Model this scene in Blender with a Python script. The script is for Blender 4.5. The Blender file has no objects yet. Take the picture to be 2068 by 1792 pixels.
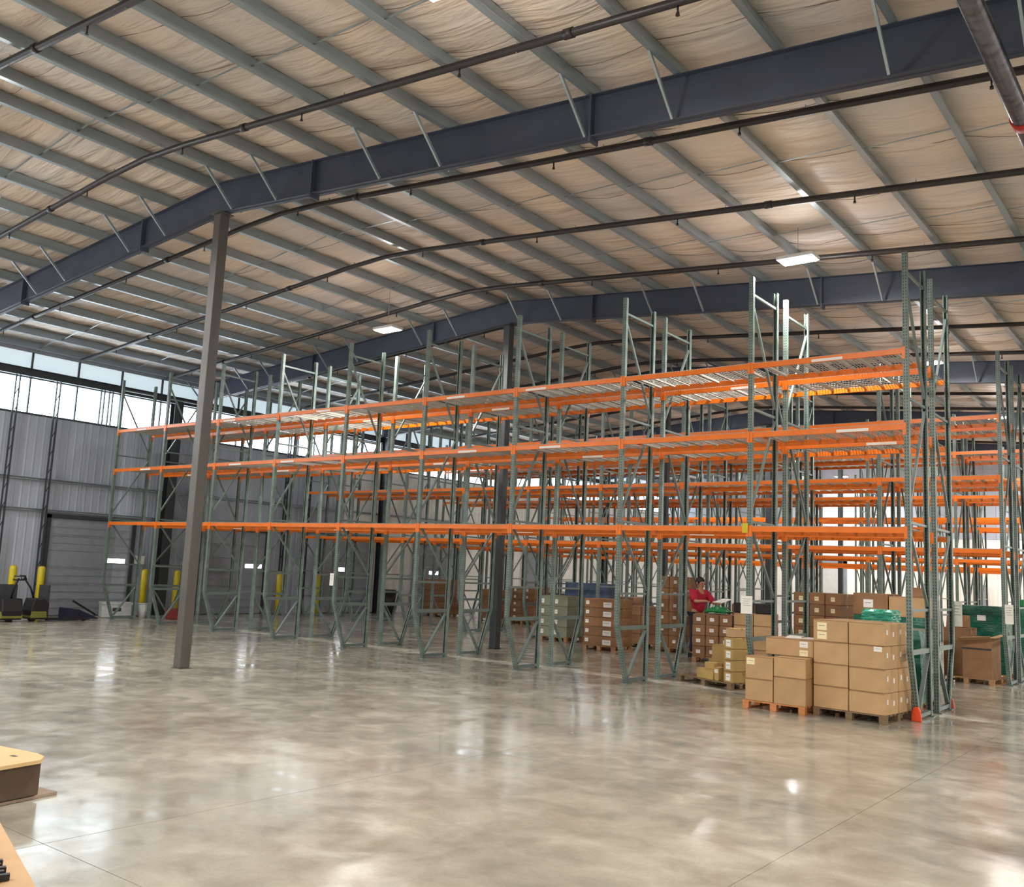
import bpy, math, random
from mathutils import Vector, Matrix
random.seed(7)
C = bpy.context.scene.collection
SC = bpy.context.scene

# ------------------------------------------------------------------ camera
cam = bpy.data.cameras.new('camera'); camo = bpy.data.objects.new('camera', cam); C.objects.link(camo)
Rr = [[0.7934275, 0.6070330, 0.0445387], [-0.0473575, 0.1345202, -0.9897786], [-0.6068197, 0.7832083, 0.1354796]]
m = Matrix.Identity(4)
for i in range(3):
    m[i][0] = Rr[0][i]; m[i][1] = -Rr[1][i]; m[i][2] = -Rr[2][i]
m[0][3], m[1][3], m[2][3] = 0, 0, 1.9416
camo.matrix_world = m
cam.sensor_fit = 'HORIZONTAL'; cam.sensor_width = 36.0; cam.lens = 1878.5 / 2068 * 36.0
cam.clip_start = .05; cam.clip_end = 300
SC.camera = camo

# ------------------------------------------------------------------ world, exposure
w = bpy.data.worlds.new('overcast_sky'); SC.world = w; w.use_nodes = True
w.node_tree.nodes['Background'].inputs[0].default_value = (.80, .90, 1, 1)
w.node_tree.nodes['Background'].inputs[1].default_value = 2.0
SC.view_settings.view_transform = 'Standard'; SC.view_settings.look = 'None'
SC.view_settings.exposure = -0.12; SC.view_settings.gamma = 1.0
SC.view_settings.use_curve_mapping = False
LAMP_DOWN = 400.0; LAMP_UP = 75.0; LENS = 40.0; WINDOW = 9.5

# ------------------------------------------------------------------ constants
XR, TOP, SLOPE, DEP = -14.617, 8.898, .0808, .615
XL, XE, YB, YE = -28.0, 8.0, -7.0, 53.0
BAY = 2.51; X0 = -3.815; NB = 9
def roof(x): return TOP - SLOPE * abs(x - XR)

# ------------------------------------------------------------------ materials
def lin(r, g, b): return tuple(((c / 255) / 12.92 if c / 255 <= .04045 else ((c / 255 + .055) / 1.055) ** 2.4) for c in (r, g, b)) + (1,)
MATS = {}
def mat(name, col, rough=.5, metal=0, noise=0, scale=5, bump=0, bscale=20, stretch=None, spec=.5, rand=0, emit=None, coord='Object'):
    if name in MATS: return MATS[name]
    M = bpy.data.materials.new(name); M.use_nodes = True; nt = M.node_tree; N = nt.nodes; L = nt.links
    b = N['Principled BSDF']; b.inputs['Base Color'].default_value = col
    b.inputs['Roughness'].default_value = rough; b.inputs['Metallic'].default_value = metal
    b.inputs['Specular IOR Level'].default_value = spec
    tc = N.new('ShaderNodeTexCoord'); src = tc.outputs[coord]
    if stretch:
        mp = N.new('ShaderNodeMapping'); mp.inputs['Scale'].default_value = stretch
        L.new(src, mp.inputs[0]); src = mp.outputs[0]
    out = None
    if noise:
        n = N.new('ShaderNodeTexNoise'); n.inputs['Scale'].default_value = scale; n.inputs['Detail'].default_value = 5
        L.new(src, n.inputs['Vector'])
        r = N.new('ShaderNodeMapRange'); r.inputs[1].default_value = .3; r.inputs[2].default_value = .7
        r.inputs[3].default_value = 1 - noise; r.inputs[4].default_value = 1 + noise
        L.new(n.outputs[0], r.inputs[0])
        mx = N.new('ShaderNodeMix'); mx.data_type = 'RGBA'; mx.blend_type = 'MULTIPLY'; mx.inputs[0].default_value = 1
        mx.inputs[6].default_value = col; L.new(r.outputs[0], mx.inputs[7]); out = mx.outputs[2]
    if rand:
        oi = N.new('ShaderNodeObjectInfo'); hs = N.new('ShaderNodeHueSaturation')
        r2 = N.new('ShaderNodeMapRange'); r2.inputs[3].default_value = 1 - rand; r2.inputs[4].default_value = 1 + rand
        L.new(oi.outputs['Random'], r2.inputs[0]); L.new(r2.outputs[0], hs.inputs['Value'])
        if out: L.new(out, hs.inputs['Color'])
        else: hs.inputs['Color'].default_value = col
        out = hs.outputs[0]
    if out: L.new(out, b.inputs['Base Color'])
    if bump:
        n = N.new('ShaderNodeTexNoise'); n.inputs['Scale'].default_value = bscale; n.inputs['Detail'].default_value = 4
        L.new(src, n.inputs['Vector'])
        bp = N.new('ShaderNodeBump'); bp.inputs['Strength'].default_value = bump; bp.inputs['Distance'].default_value = .02
        L.new(n.outputs[0], bp.inputs['Height']); L.new(bp.outputs[0], b.inputs['Normal'])
    if emit:
        b.inputs['Emission Color'].default_value = emit[0]; b.inputs['Emission Strength'].default_value = emit[1]
    MATS[name] = M
    return M

m_rafter = mat('dark_blue_grey_paint', lin(60, 66, 82), .5, noise=.12, scale=2)
m_column = mat('brown_grey_steel_paint', lin(84, 80, 76), .5, noise=.15, scale=4, stretch=(1, 1, .3))
m_dark = mat('charcoal_steel', lin(52, 56, 60), .5, noise=.1)
m_purlin = mat('galvanised_purlin_steel', lin(158, 170, 177), .34, metal=.5, noise=.14, scale=3, stretch=(1, .2, 1))
m_band = mat('dull_brown_band', lin(120, 100, 88), .6)
m_woodshade = mat('shaded_pallet_wood', lin(122, 100, 74), .8, noise=.25, scale=8, stretch=(1, 4, 4))  # pallet pine darkened: shade beneath the cartons is put into the colour
m_pipe = mat('black_iron_pipe', lin(44, 38, 38), .42, noise=.1)
m_bigpipe = mat('galvanised_black_pipe', lin(104, 102, 108), .24, metal=.8, noise=.4, scale=9)
m_red = mat('red_enamel', lin(160, 32, 26), .4)
m_green = mat('sage_green_rack_paint', lin(104, 122, 114), .42, noise=.12, scale=6)
m_brace = mat('pale_sage_brace_paint', lin(108, 122, 118), .4, noise=.12, scale=6)
m_orange = mat('orange_beam_paint', lin(234, 116, 14), .38, noise=.08, scale=3)
m_wire = mat('galvanised_wire', lin(176, 170, 160), .5, metal=.1)
m_wood = mat('pallet_pine', lin(168, 128, 88), .75, noise=.25, scale=8, stretch=(1, 4, 4), rand=.15)
m_woodred = mat('orange_pallet_pine', lin(196, 128, 78), .7, noise=.2, scale=8, stretch=(1, 4, 4), rand=.1)
m_carton = mat('kraft_cardboard', lin(184, 148, 106), .72, noise=.08, scale=4, rand=.10, bump=.06, bscale=30)
m_cartondk = mat('dark_kraft_cardboard', lin(140, 102, 70), .75, noise=.12, scale=4, rand=.18)
m_cartonol = mat('olive_kraft_cardboard', lin(172, 142, 84), .72, noise=.08, scale=4, rand=.06)
m_cartongr = mat('grey_green_cardboard', lin(128, 132, 112), .75, noise=.12, scale=4, rand=.1)
m_tape = mat('clear_brown_tape', lin(170, 130, 84), .3)
m_paper = mat('white_paper', lin(235, 232, 225), .6)
m_print = mat('grey_print', lin(120, 118, 120), .6)
m_cream = mat('cream_label', lin(240, 225, 180), .6)
m_wrap = mat('dark_green_stretch_wrap', lin(18, 92, 74), .3, noise=.3, scale=7, bump=.5, bscale=14, stretch=(1, 1, 3))
m_teal = mat('teal_plastic_film', lin(58, 160, 135), .3, noise=.2, scale=8, bump=.4)
m_yellow = mat('safety_yellow_plastic', lin(205, 185, 25), .45, noise=.1)
m_olive = mat('dull_yellow_green_plastic', lin(110, 112, 40), .5)
m_black = mat('black_rubber', lin(22, 20, 24), .5)
m_navy = mat('navy_steel', lin(28, 32, 58), .45)
m_white = mat('white_plastic', lin(190, 192, 190), .5, noise=.06)
m_guard = mat('red_orange_post_guard', lin(235, 78, 32), .4)
m_pink = mat('faded_red_guard', lin(200, 110, 100), .5)
m_shirt = mat('crimson_cotton', lin(160, 16, 44), .8, noise=.1)
m_trouser = mat('dark_denim', lin(30, 30, 48), .85)
m_skin = mat('skin', lin(170, 120, 92), .6)
m_hair = mat('dark_hair', lin(34, 26, 22), .7)
m_greenpl = mat('bright_green_plastic', lin(20, 120, 64), .4)
m_bluecl = mat('blue_grey_cloth', lin(84, 104, 132), .8, noise=.2)
m_lens = mat('lit_lamp_lens', (1, 1, 1, 1), .4, emit=((1, .985, .95, 1), LENS))
m_lampb = mat('white_lamp_housing', lin(205, 205, 205), .4)
m_glaze = mat('daylit_translucent_glazing', (.8, .85, .9, 1), .4, emit=((.80, .92, 1.0, 1), WINDOW))
m_glaze2 = mat('daylit_fascia_glazing', (.8, .85, .9, 1), .4, emit=((.72, .90, 1.0, 1), WINDOW * .07))
m_daypane = mat('daylit_door_pane', (.8, .85, .9, 1), .3, emit=((.88, .95, 1.0, 1), WINDOW * 1.0))
m_wallg = mat('grey_ribbed_wall_steel', lin(172, 178, 192), .5, noise=.12, scale=1.2, stretch=(1, 1, .25))
m_wallw = mat('off_white_wall_liner', lin(238, 236, 230), .6, noise=.06, scale=1)
m_door = mat('grey_sectional_door_steel', lin(142, 146, 154), .5, noise=.08)
m_outer = mat('roof_deck', lin(120, 118, 112), .8)

def floor_mat():
    M = bpy.data.materials.new('polished_concrete'); M.use_nodes = True; nt = M.node_tree; N = nt.nodes; L = nt.links
    b = N['Principled BSDF']; tc = N.new('ShaderNodeTexCoord')
    geo = N.new('ShaderNodeNewGeometry')
    n1 = N.new('ShaderNodeTexNoise'); n1.inputs['Scale'].default_value = .55; n1.inputs['Detail'].default_value = 7; n1.inputs['Roughness'].default_value = .62
    n2 = N.new('ShaderNodeTexNoise'); n2.inputs['Scale'].default_value = 2.6; n2.inputs['Detail'].default_value = 6; n2.inputs['Distortion'].default_value = .6
    n3 = N.new('ShaderNodeTexNoise'); n3.inputs['Scale'].default_value = 40; n3.inputs['Detail'].default_value = 3
    for n in (n1, n2, n3): L.new(geo.outputs['Position'], n.inputs['Vector'])
    cr = N.new('ShaderNodeValToRGB'); e = cr.color_ramp.elements
    e[0].position = .30; e[0].color = lin(138, 132, 120); e[1].position = .72; e[1].color = lin(192, 186, 170)
    x = e.new(.5); x.color = lin(168, 162, 147)
    L.new(n1.outputs[0], cr.inputs[0])
    r2 = N.new('ShaderNodeMapRange'); r2.inputs[1].default_value = .3; r2.inputs[2].default_value = .7; r2.inputs[3].default_value = .80; r2.inputs[4].default_value = 1.12
    L.new(n2.outputs[0], r2.inputs[0])
    r3 = N.new('ShaderNodeMapRange'); r3.inputs[1].default_value = .3; r3.inputs[2].default_value = .7; r3.inputs[3].default_value = .95; r3.inputs[4].default_value = 1.05
    L.new(n3.outputs[0], r3.inputs[0])
    mm = N.new('ShaderNodeMath'); mm.operation = 'MULTIPLY'; L.new(r2.outputs[0], mm.inputs[0]); L.new(r3.outputs[0], mm.inputs[1])
    mx = N.new('ShaderNodeMix'); mx.data_type = 'RGBA'; mx.blend_type = 'MULTIPLY'; mx.inputs[0].default_value = 1
    L.new(cr.outputs[0], mx.inputs[6]); L.new(mm.outputs[0], mx.inputs[7]); L.new(mx.outputs[2], b.inputs['Base Color'])
    rr = N.new('ShaderNodeMapRange'); rr.inputs[1].default_value = .3; rr.inputs[2].default_value = .7; rr.inputs[3].default_value = .09; rr.inputs[4].default_value = .24
    L.new(n2.outputs[0], rr.inputs[0]); L.new(rr.outputs[0], b.inputs['Roughness'])
    b.inputs['Specular IOR Level'].default_value = .62
    n4 = N.new('ShaderNodeTexNoise'); n4.inputs['Scale'].default_value = 1.6; n4.inputs['Detail'].default_value = 2
    L.new(geo.outputs['Position'], n4.inputs['Vector'])
    bp = N.new('ShaderNodeBump'); bp.inputs['Strength'].default_value = .13; bp.inputs['Distance'].default_value = .02
    L.new(n4.outputs[0], bp.inputs['Height']); L.new(bp.outputs[0], b.inputs['Normal'])
    return M
m_floor = floor_mat()

def ceil_mat():
    M = bpy.data.materials.new('vinyl_faced_insulation'); M.use_nodes = True; nt = M.node_tree; N = nt.nodes; L = nt.links
    b = N['Principled BSDF']; geo = N.new('ShaderNodeNewGeometry')
    mp = N.new('ShaderNodeMapping'); mp.inputs['Scale'].default_value = (.45, 2.6, .6); L.new(geo.outputs['Position'], mp.inputs[0])
    n1 = N.new('ShaderNodeTexNoise'); n1.inputs['Scale'].default_value = 1.2; n1.inputs['Detail'].default_value = 4; n1.inputs['Distortion'].default_value = .5
    L.new(mp.outputs[0], n1.inputs['Vector'])
    n2 = N.new('ShaderNodeTexNoise'); n2.inputs['Scale'].default_value = .5; n2.inputs['Detail'].default_value = 3; L.new(geo.outputs['Position'], n2.inputs['Vector'])
    cr = N.new('ShaderNodeValToRGB'); e = cr.color_ramp.elements
    e[0].position = .35; e[0].color = lin(212, 204, 200); e[1].position = .66; e[1].color = lin(234, 214, 196)
    L.new(n2.outputs[0], cr.inputs[0]); L.new(cr.outputs[0], b.inputs['Base Color'])
    b.inputs['Roughness'].default_value = .55
    bp = N.new('ShaderNodeBump'); bp.inputs['Strength'].default_value = 1.0; bp.inputs['Distance'].default_value = .16
    L.new(n1.outputs[0], bp.inputs['Height']); L.new(bp.outputs[0], b.inputs['Normal'])
    return M
m_ceil = ceil_mat()

def post_mat():
    # sage paint with two columns of dark teardrop slots on the post's face
    M = bpy.data.materials.new('slotted_sage_post'); M.use_nodes = True; nt = M.node_tree; N = nt.nodes; L = nt.links
    b = N['Principled BSDF']; b.inputs['Roughness'].default_value = .42
    tc = N.new('ShaderNodeTexCoord'); s = N.new('ShaderNodeSeparateXYZ'); L.new(tc.outputs['Object'], s.inputs[0])
    def mth(op, a, b2=None):
        n = N.new('ShaderNodeMath'); n.operation = op
        for i, v in enumerate((a, b2)):
            if v is None: continue
            if isinstance(v, (int, float)): n.inputs[i].default_value = v
            else: L.new(v, n.inputs[i])
        return n.outputs[0]
    ax = mth('ABSOLUTE', s.outputs[0])
    dx = mth('LESS_THAN', mth('ABSOLUTE', mth('SUBTRACT', ax, .019)), .0065)
    fz = mth('LESS_THAN', mth('FRACT', mth('MULTIPLY', s.outputs[2], 20.0)), .5)
    g = N.new('ShaderNodeNewGeometry'); sn = N.new('ShaderNodeSeparateXYZ'); L.new(g.outputs['Normal'], sn.inputs[0])
    fy = mth('GREATER_THAN', mth('ABSOLUTE', sn.outputs[1]), .8)
    k = mth('MULTIPLY', mth('MULTIPLY', dx, fz), fy)
    n = N.new('ShaderNodeTexNoise'); n.inputs['Scale'].default_value = 5; L.new(tc.outputs['Object'], n.inputs['Vector'])
    cr = N.new('ShaderNodeValToRGB'); e = cr.color_ramp.elements; e[0].position = .3; e[0].color = lin(92, 108, 102); e[1].position = .7; e[1].color = lin(122, 138, 130)
    L.new(n.outputs[0], cr.inputs[0])
    mx = N.new('ShaderNodeMix'); mx.data_type = 'RGBA'; L.new(k, mx.inputs[0]); L.new(cr.outputs[0], mx.inputs[6]); mx.inputs[7].default_value = lin(40, 46, 46)
    L.new(mx.outputs[2], b.inputs['Base Color'])
    return M
m_post = post_mat()

# ------------------------------------------------------------------ mesh helpers
class MB:
    def __init__(s): s.v = []; s.f = []; s.sm = []
    def box(s, a, b):
        x0, y0, z0 = a; x1, y1, z1 = b; n = len(s.v)
        s.v += [(x0, y0, z0), (x1, y0, z0), (x1, y1, z0), (x0, y1, z0), (x0, y0, z1), (x1, y0, z1), (x1, y1, z1), (x0, y1, z1)]
        for q in ((0, 3, 2, 1), (4, 5, 6, 7), (0, 1, 5, 4), (1, 2, 6, 5), (2, 3, 7, 6), (3, 0, 4, 7)): s.f.append(tuple(n + i for i in q)); s.sm.append(False)
        return s
    def bar(s, p, q, wd, h, up=(0, 0, 1)):
        p = Vector(p); q = Vector(q); d = (q - p).normalized(); u = Vector(up)
        if abs(d.dot(u)) > .98: u = Vector((0, 1, 0))
        r = d.cross(u).normalized(); u = r.cross(d); n = len(s.v)
        for c in (p, q):
            for a, b in ((-1, -1), (1, -1), (1, 1), (-1, 1)): s.v.append(tuple(c + r * a * wd / 2 + u * b * h / 2))
        for k in ((3, 2, 1, 0), (4, 5, 6, 7), (0, 1, 5, 4), (1, 2, 6, 5), (2, 3, 7, 6), (3, 0, 4, 7)): s.f.append(tuple(n + i for i in k)); s.sm.append(False)
        return s
    def tube(s, pts, r, seg=8, caps=True, radii=None):
        pts = [Vector(p) for p in pts]; n0 = len(s.v)
        for i, p in enumerate(pts):
            d = (pts[min(i + 1, len(pts) - 1)] - pts[max(i - 1, 0)]).normalized()
            u = Vector((0, 0, 1)) if abs(d.z) < .95 else Vector((1, 0, 0))
            a = d.cross(u).normalized(); b = a.cross(d); rr = radii[i] if radii else r
            for k in range(seg):
                t = 2 * math.pi * k / seg; s.v.append(tuple(p + a * math.cos(t) * rr + b * math.sin(t) * rr))
        for i in range(len(pts) - 1):
            for k in range(seg):
                k2 = (k + 1) % seg
                s.f.append((n0 + i * seg + k, n0 + i * seg + k2, n0 + (i + 1) * seg + k2, n0 + (i + 1) * seg + k)); s.sm.append(True)
        if caps:
            s.f.append(tuple(n0 + k for k in range(seg))[::-1]); s.f.append(tuple(n0 + (len(pts) - 1) * seg + k for k in range(seg))); s.sm += [False, False]
        return s
    def prism(s, poly, y0, y1):     # poly in xz, extruded in y
        n = len(s.v); k = len(poly)
        s.v += [(x, y0, z) for x, z in poly] + [(x, y1, z) for x, z in poly]
        s.f.append(tuple(range(n, n + k))); s.f.append(tuple(range(n + 2 * k - 1, n + k - 1, -1))); s.sm += [False, False]
        for i in range(k):
            j = (i + 1) % k; s.f.append((n + i, n + k + i, n + k + j, n + j)); s.sm.append(False)
        return s
    def mesh(s, name, material):
        me = bpy.data.meshes.new(name); me.from_pydata(s.v, [], s.f); me.materials.append(material)
        me.polygons.foreach_set('use_smooth', s.sm); me.update()
        return me
    def build(s, name, material, parent=None, loc=None, rz=0):
        return place(name, s.mesh(name, material), parent, loc, rz)
def place(name, me, parent=None, loc=None, rz=0):
    o = bpy.data.objects.new(name, me); C.objects.link(o)
    if parent: o.parent = parent
    if loc: o.location = loc
    if rz: o.rotation_euler.z = rz
    return o
def bevel(o, wd=.006, seg=1):
    b = o.modifiers.new('bevel', 'BEVEL'); b.width = wd; b.segments = seg; b.limit_method = 'ANGLE'
    return o
def tag(o, label=None, cat=None, group=None, kind=None):
    if label: o['label'] = label
    if cat: o['category'] = cat
    if group: o['group'] = group
    if kind: o['kind'] = kind
    return o
def empty(name, loc=(0, 0, 0), rz=0):
    o = bpy.data.objects.new(name, None); C.objects.link(o); o.location = loc; o.rotation_euler.z = rz; o.empty_display_size = .2
    return o
ORD = ['nearest', 'second nearest', 'third nearest', 'fourth nearest', 'fifth nearest', 'sixth nearest', 'seventh nearest', 'eighth nearest', 'ninth nearest', 'tenth nearest',
       'eleventh nearest', 'twelfth nearest', 'thirteenth nearest', 'fourteenth nearest', 'fifteenth nearest', 'sixteenth nearest', 'seventeenth nearest']

# ================================================================== SETTING
# floor: concrete slabs divided by sawn joints, over a dark sub-base
fl = MB().box((XL - .3, YB - .3, -.30), (XE + .3, YE + .3, -.06)).build('floor', m_dark); tag(fl, 'polished grey beige concrete warehouse floor with sawn joints', None, kind='structure')
jx = [XL - .28, -23.6, -19.2, -14.9, -10.6, -6.37, -2.65, 1.7, XE + .28]
jy = [YB - .28, -2.1, 3.6 - .28, 8.15, 14.0, 19.9, 25.8, 31.7, 37.6, 43.5, YE + .28]
for i in range(len(jx) - 1):
    for j in range(len(jy) - 1):
        g = .0028
        o = MB().box((jx[i] + g, jy[j] + g, -.06), (jx[i + 1] - g, jy[j + 1] - g, 0)).build('concrete_slab', m_floor, fl)

# left wall of ribbed panels
def ribbed(h, wd, mt, name='wall_panel'):
    mb = MB(); mb.box((-.05, .004, 0), (0, wd - .004, h))
    for k in range(5):
        y = wd * (k + .5) / 5
        n = len(mb.v); mb.v += [(0, y - .035, 0), (.009, y - .018, 0), (.009, y + .018, 0), (0, y + .035, 0), (0, y - .035, h), (.009, y - .018, h), (.009, y + .018, h), (0, y + .035, h)]
        for q in ((0, 1, 5, 4), (1, 2, 6, 5), (2, 3, 7, 6), (4, 5, 6, 7)): mb.f.append(tuple(n + a for a in q)); mb.sm.append(False)
    return mb.mesh(name, mt)
SILL, HEAD = 5.88, 6.98
wl = MB().box((XL - .25, YB - .3, 0), (XL - .06, YE + .3, SILL)).box((XL - .25, YB - .3, 7.74), (XL - .06, YE + .3, 8.1)).build('wall_left', m_wallg)
tag(wl, 'grey ribbed metal side wall with daylight band along its top', kind='structure')
pg = ribbed(SILL, 1.2, m_wallg); pw = ribbed(SILL, 1.2, m_wallw)
y = YB
while y < YE - .1:
    place('wall_panel', pg if y < 25.0 else pw, wl, (XL, y, 0)); y += 1.2
# daylight band: one window per structural bay, with panes
cols_y = [.95, 9.736, 18.52, 27.2, 35.9, 44.6]
edges = [YB + .1] + cols_y + [YE - .1]
for i in range(len(edges) - 1):
    a, b = edges[i] + .11, edges[i + 1] - .11
    wn = MB()
    wn.box((XL - .12, a, SILL), (XL + .02, b, SILL + .06)).box((XL - .12, a, HEAD - .02), (XL + .02, b, HEAD + .02)).box((XL - .12, a, 7.22), (XL + .02, b, 7.26))
    n = max(1, round((b - a) / 1.45)); s = (b - a) / n
    for k in range(n + 1): wn.box((XL - .12, a + k * s - .02 if k else a, SILL), (XL + .01, a + k * s + .02 if k < n else b, 7.74))
    w_ = wn.build('window_%d' % (i + 1), m_dark); tag(w_, 'high strip window of pale daylit panes, %s bay along the side wall' % ORD[i].replace(' nearest', '').replace('nearest', 'first'), kind='structure')
    for k in range(n):
        MB().box((XL - .09, a + k * s + .02, SILL + .06), (XL - .06, a + (k + 1) * s - .02, HEAD - .02)).build('pane', m_glaze, w_)
        MB().box((XL - .09, a + k * s + .02, 7.26), (XL - .06, a + (k + 1) * s - .02, 7.74)).build('pane', m_glaze2, w_)

# other walls
def simple_wall(name, a, b, mt, label, nx=1, axis=0):
    o = MB().box(a, b).build(name, mt); tag(o, label, kind='structure'); return o
we = simple_wall('wall_far', (XL - .25, YE + .05, 0), (XE + .3, YE + .3, 9.4), m_wallw, 'off-white lined end wall far behind the racking')
x = XL
pe = MB().box((.004, 0, 0), (1.196, .05, 4.6)); pe = pe.box((.57, -.018, 0), (.63, 0, 4.6)).mesh('wall_panel', m_wallw)
pe2 = MB().box((.004, 0, 0), (1.196, .05, 4.5)).box((.57, -.018, 0), (.63, 0, 4.5)).mesh('wall_panel', m_wallg)
while x < XE - .1:
    place('wall_panel', pe, we, (x, YE, 0)); place('wall_panel', pe2, we, (x, YE, 4.62)); x += 1.2
simple_wall('wall_right', (XE, YB - .3, 0), (XE + .3, YE + .3, 9), m_wallw, 'off-white side wall out of view on the right')
simple_wall('wall_back', (XL - .25, YB - .3, 0), (XE + .3, YB, 9.4), m_wallw, 'off-white end wall behind the viewer')

# ceiling: deck, sagging insulation strips, purlins
deck = MB()
for xa, xb in ((XL - .4, XR), (XR, XE + .4)):
    n = len(deck.v)
    for yy in (YB - .4, YE + .4):
        for dz in (.36, .5): deck.v += [(xa, yy, roof(xa) + dz), (xb, yy, roof(xb) + dz)]
    for q in ((0, 1, 5, 4), (2, 6, 7, 3), (0, 4, 6, 2), (1, 3, 7, 5), (0, 2, 3, 1), (4, 5, 7, 6)): deck.f.append(tuple(n + i for i in q)); deck.sm.append(False)
ce = deck.build('ceiling', m_outer); tag(ce, 'pitched roof underside of beige insulation strips between steel purlins', kind='structure')
PX = sorted([XR + .42 + 1.285 * k for k in range(18)] + [XR - .42 - 1.285 * k for k in range(11)])
PX = [p for p in PX if XL + .1 < p < XE - .1]
strip_edges = [XL] + PX + [XE]
rnd = random.Random(3)
for i in range(len(strip_edges) - 1):
    a, b = strip_edges[i], strip_edges[i + 1]
    NV = 200; me = MB(); nu = 6
    ph = [rnd.uniform(0, 6.28) for _ in range(4)]; laps = sorted(rnd.uniform(YB, YE) for _ in range(22))
    for v in range(NV + 1):
        yy = YB + (YE - YB) * v / NV
        near = min(abs(yy - l) for l in laps)
        amp = .055 + .012 * math.sin(yy * 1.3 + ph[0]) + .010 * math.sin(yy * 3.1 + ph[1]) - .028 * math.exp(-(near / .12) ** 2)
        for u in range(nu + 1):
            t = u / nu; xx = a + (b - a) * t
            zz = roof(xx) + .235 - amp * 4 * t * (1 - t) + .006 * math.sin(yy * 7 + t * 4 + ph[2])
            me.v.append((xx, yy, zz))
    for v in range(NV):
        for u in range(nu):
            n = v * (nu + 1) + u; me.f.append((n, n + nu + 1, n + nu + 2, n + 1)); me.sm.append(True)
    me.build('insulation_strip', m_ceil, ce)
pu = MB()     # Z section
pu.box((-.004, YB, 0), (.004, YE, .22)).box((0, YB, 0), (.09, YE, .006)).box((.084, YB, 0), (.09, YE, .026)).box((-.075, YB, .214), (0, YE, .22))
pm = pu.mesh('purlin', m_purlin)
for p in PX: place('purlin', pm, ce, (p, 0, roof(p)))
# sag straps between purlins, two per bay
frames_y = [.95, 9.736, 18.52, 27.2, 35.9, 44.6]
st = []
for a, b in zip([YB] + frames_y, frames_y + [YE]):
    for f in (.35, .70): st.append(a + (b - a) * f)
for yy in st:
    mb = MB()
    for xa, xb in zip(PX[:-1], PX[1:]):
        mb.bar((xa, yy, roof(xa) + .06), (xb, yy + .02, roof(xb) + .17), .03, .006)
    mb.build('sag_strap', m_purlin, ce)
# thin support bands under the insulation, slack between the purlins
rb = random.Random(11); yy = YB + 1.2
while yy < YE - 1:
    mb = MB(); pts = []; slant = rb.uniform(-.012, .012); ph = rb.uniform(0, 6)
    for a, b in zip(PX[:-1], PX[1:]):
        for q in range(4):
            t = q / 4; xx = a + (b - a) * t
            pts.append((xx, yy + slant * (xx - XR) + .10 * math.sin(xx * .9 + ph), roof(xx) + .225 - .10 * 4 * t * (1 - t) * (.75 + .35 * math.sin(xx + ph))))
    mb.tube(pts, .0045, 4, caps=False).build('support_band', m_band, ce); yy += rb.uniform(1.0, 2.4)
# eave strut
es = MB().box((XL + .03, YB, 6.99), (XL + .2, YE, 7.0)).box((XL + .03, YB, 7.2), (XL + .2, YE, 7.21)).box((XL + .10, YB, 7.0), (XL + .12, YE, 7.2)).build('trim_1', m_dark)
tag(es, 'dark steel eave beam running above the high window strip', kind='structure')
# girts and studs on the left wall
gi = MB()
for z, a, b in ((4.0, YB, YE), (3.1, YB, YE)):
    gi.box((XL + .03, a, z - .03), (XL + .16, b, z - .022)).box((XL + .03, a, z + .03), (XL + .16, b, z + .038)).box((XL + .03, a, z - .03), (XL + .045, b, z + .03))
go = gi.build('trim_2', m_purlin); tag(go, 'steel girts running level along the grey side wall', kind='structure')
for k, (yy, wd) in enumerate(((12.25, .07), (13.45, .10), (14.85, .05), (15.12, .05), (17.4, .16), (22.3, .12), (23.4, .12))):
    zt = 6.98 if k not in () else 5
    t = MB().box((XL + .17, yy - wd / 2, 0), (XL + .18 + wd * .2, yy + wd / 2, zt)) if 0 else MB()
    for s in (-1, 1):
        t.box((XL + .165, yy + s * .055 - .016, 0 if k not in (2, 3) else SILL), (XL + .225, yy + s * .055 + .016, zt))
    if k not in (2, 3):
        for q in range(12): t.bar((XL + .195, yy - .055, .3 + q * .55), (XL + .195, yy + .055, .55 + q * .55), .02, .02)
    if k == 4: t = MB().box((XL + .17, yy - .16, 0), (XL + .19, yy + .16, 6.98)).box((XL + .42, yy - .16, 0), (XL + .44, yy + .16, 6.98)).box((XL + .18, yy - .01, 0), (XL + .43, yy + .01, 6.98))
    o = t.build('trim_%d' % (3 + k), m_dark); tag(o, 'thin dark latticed wall stud on the grey side wall, %s' % ['beside the left loading door', 'at the left jamb of the loading door', 'short, high in the window strip, left one', 'short, high in the window strip, right one', 'wide flanged post between the two loading doors', 'right of the second loading door', 'before the third loading door'][k], kind='structure')
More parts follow.
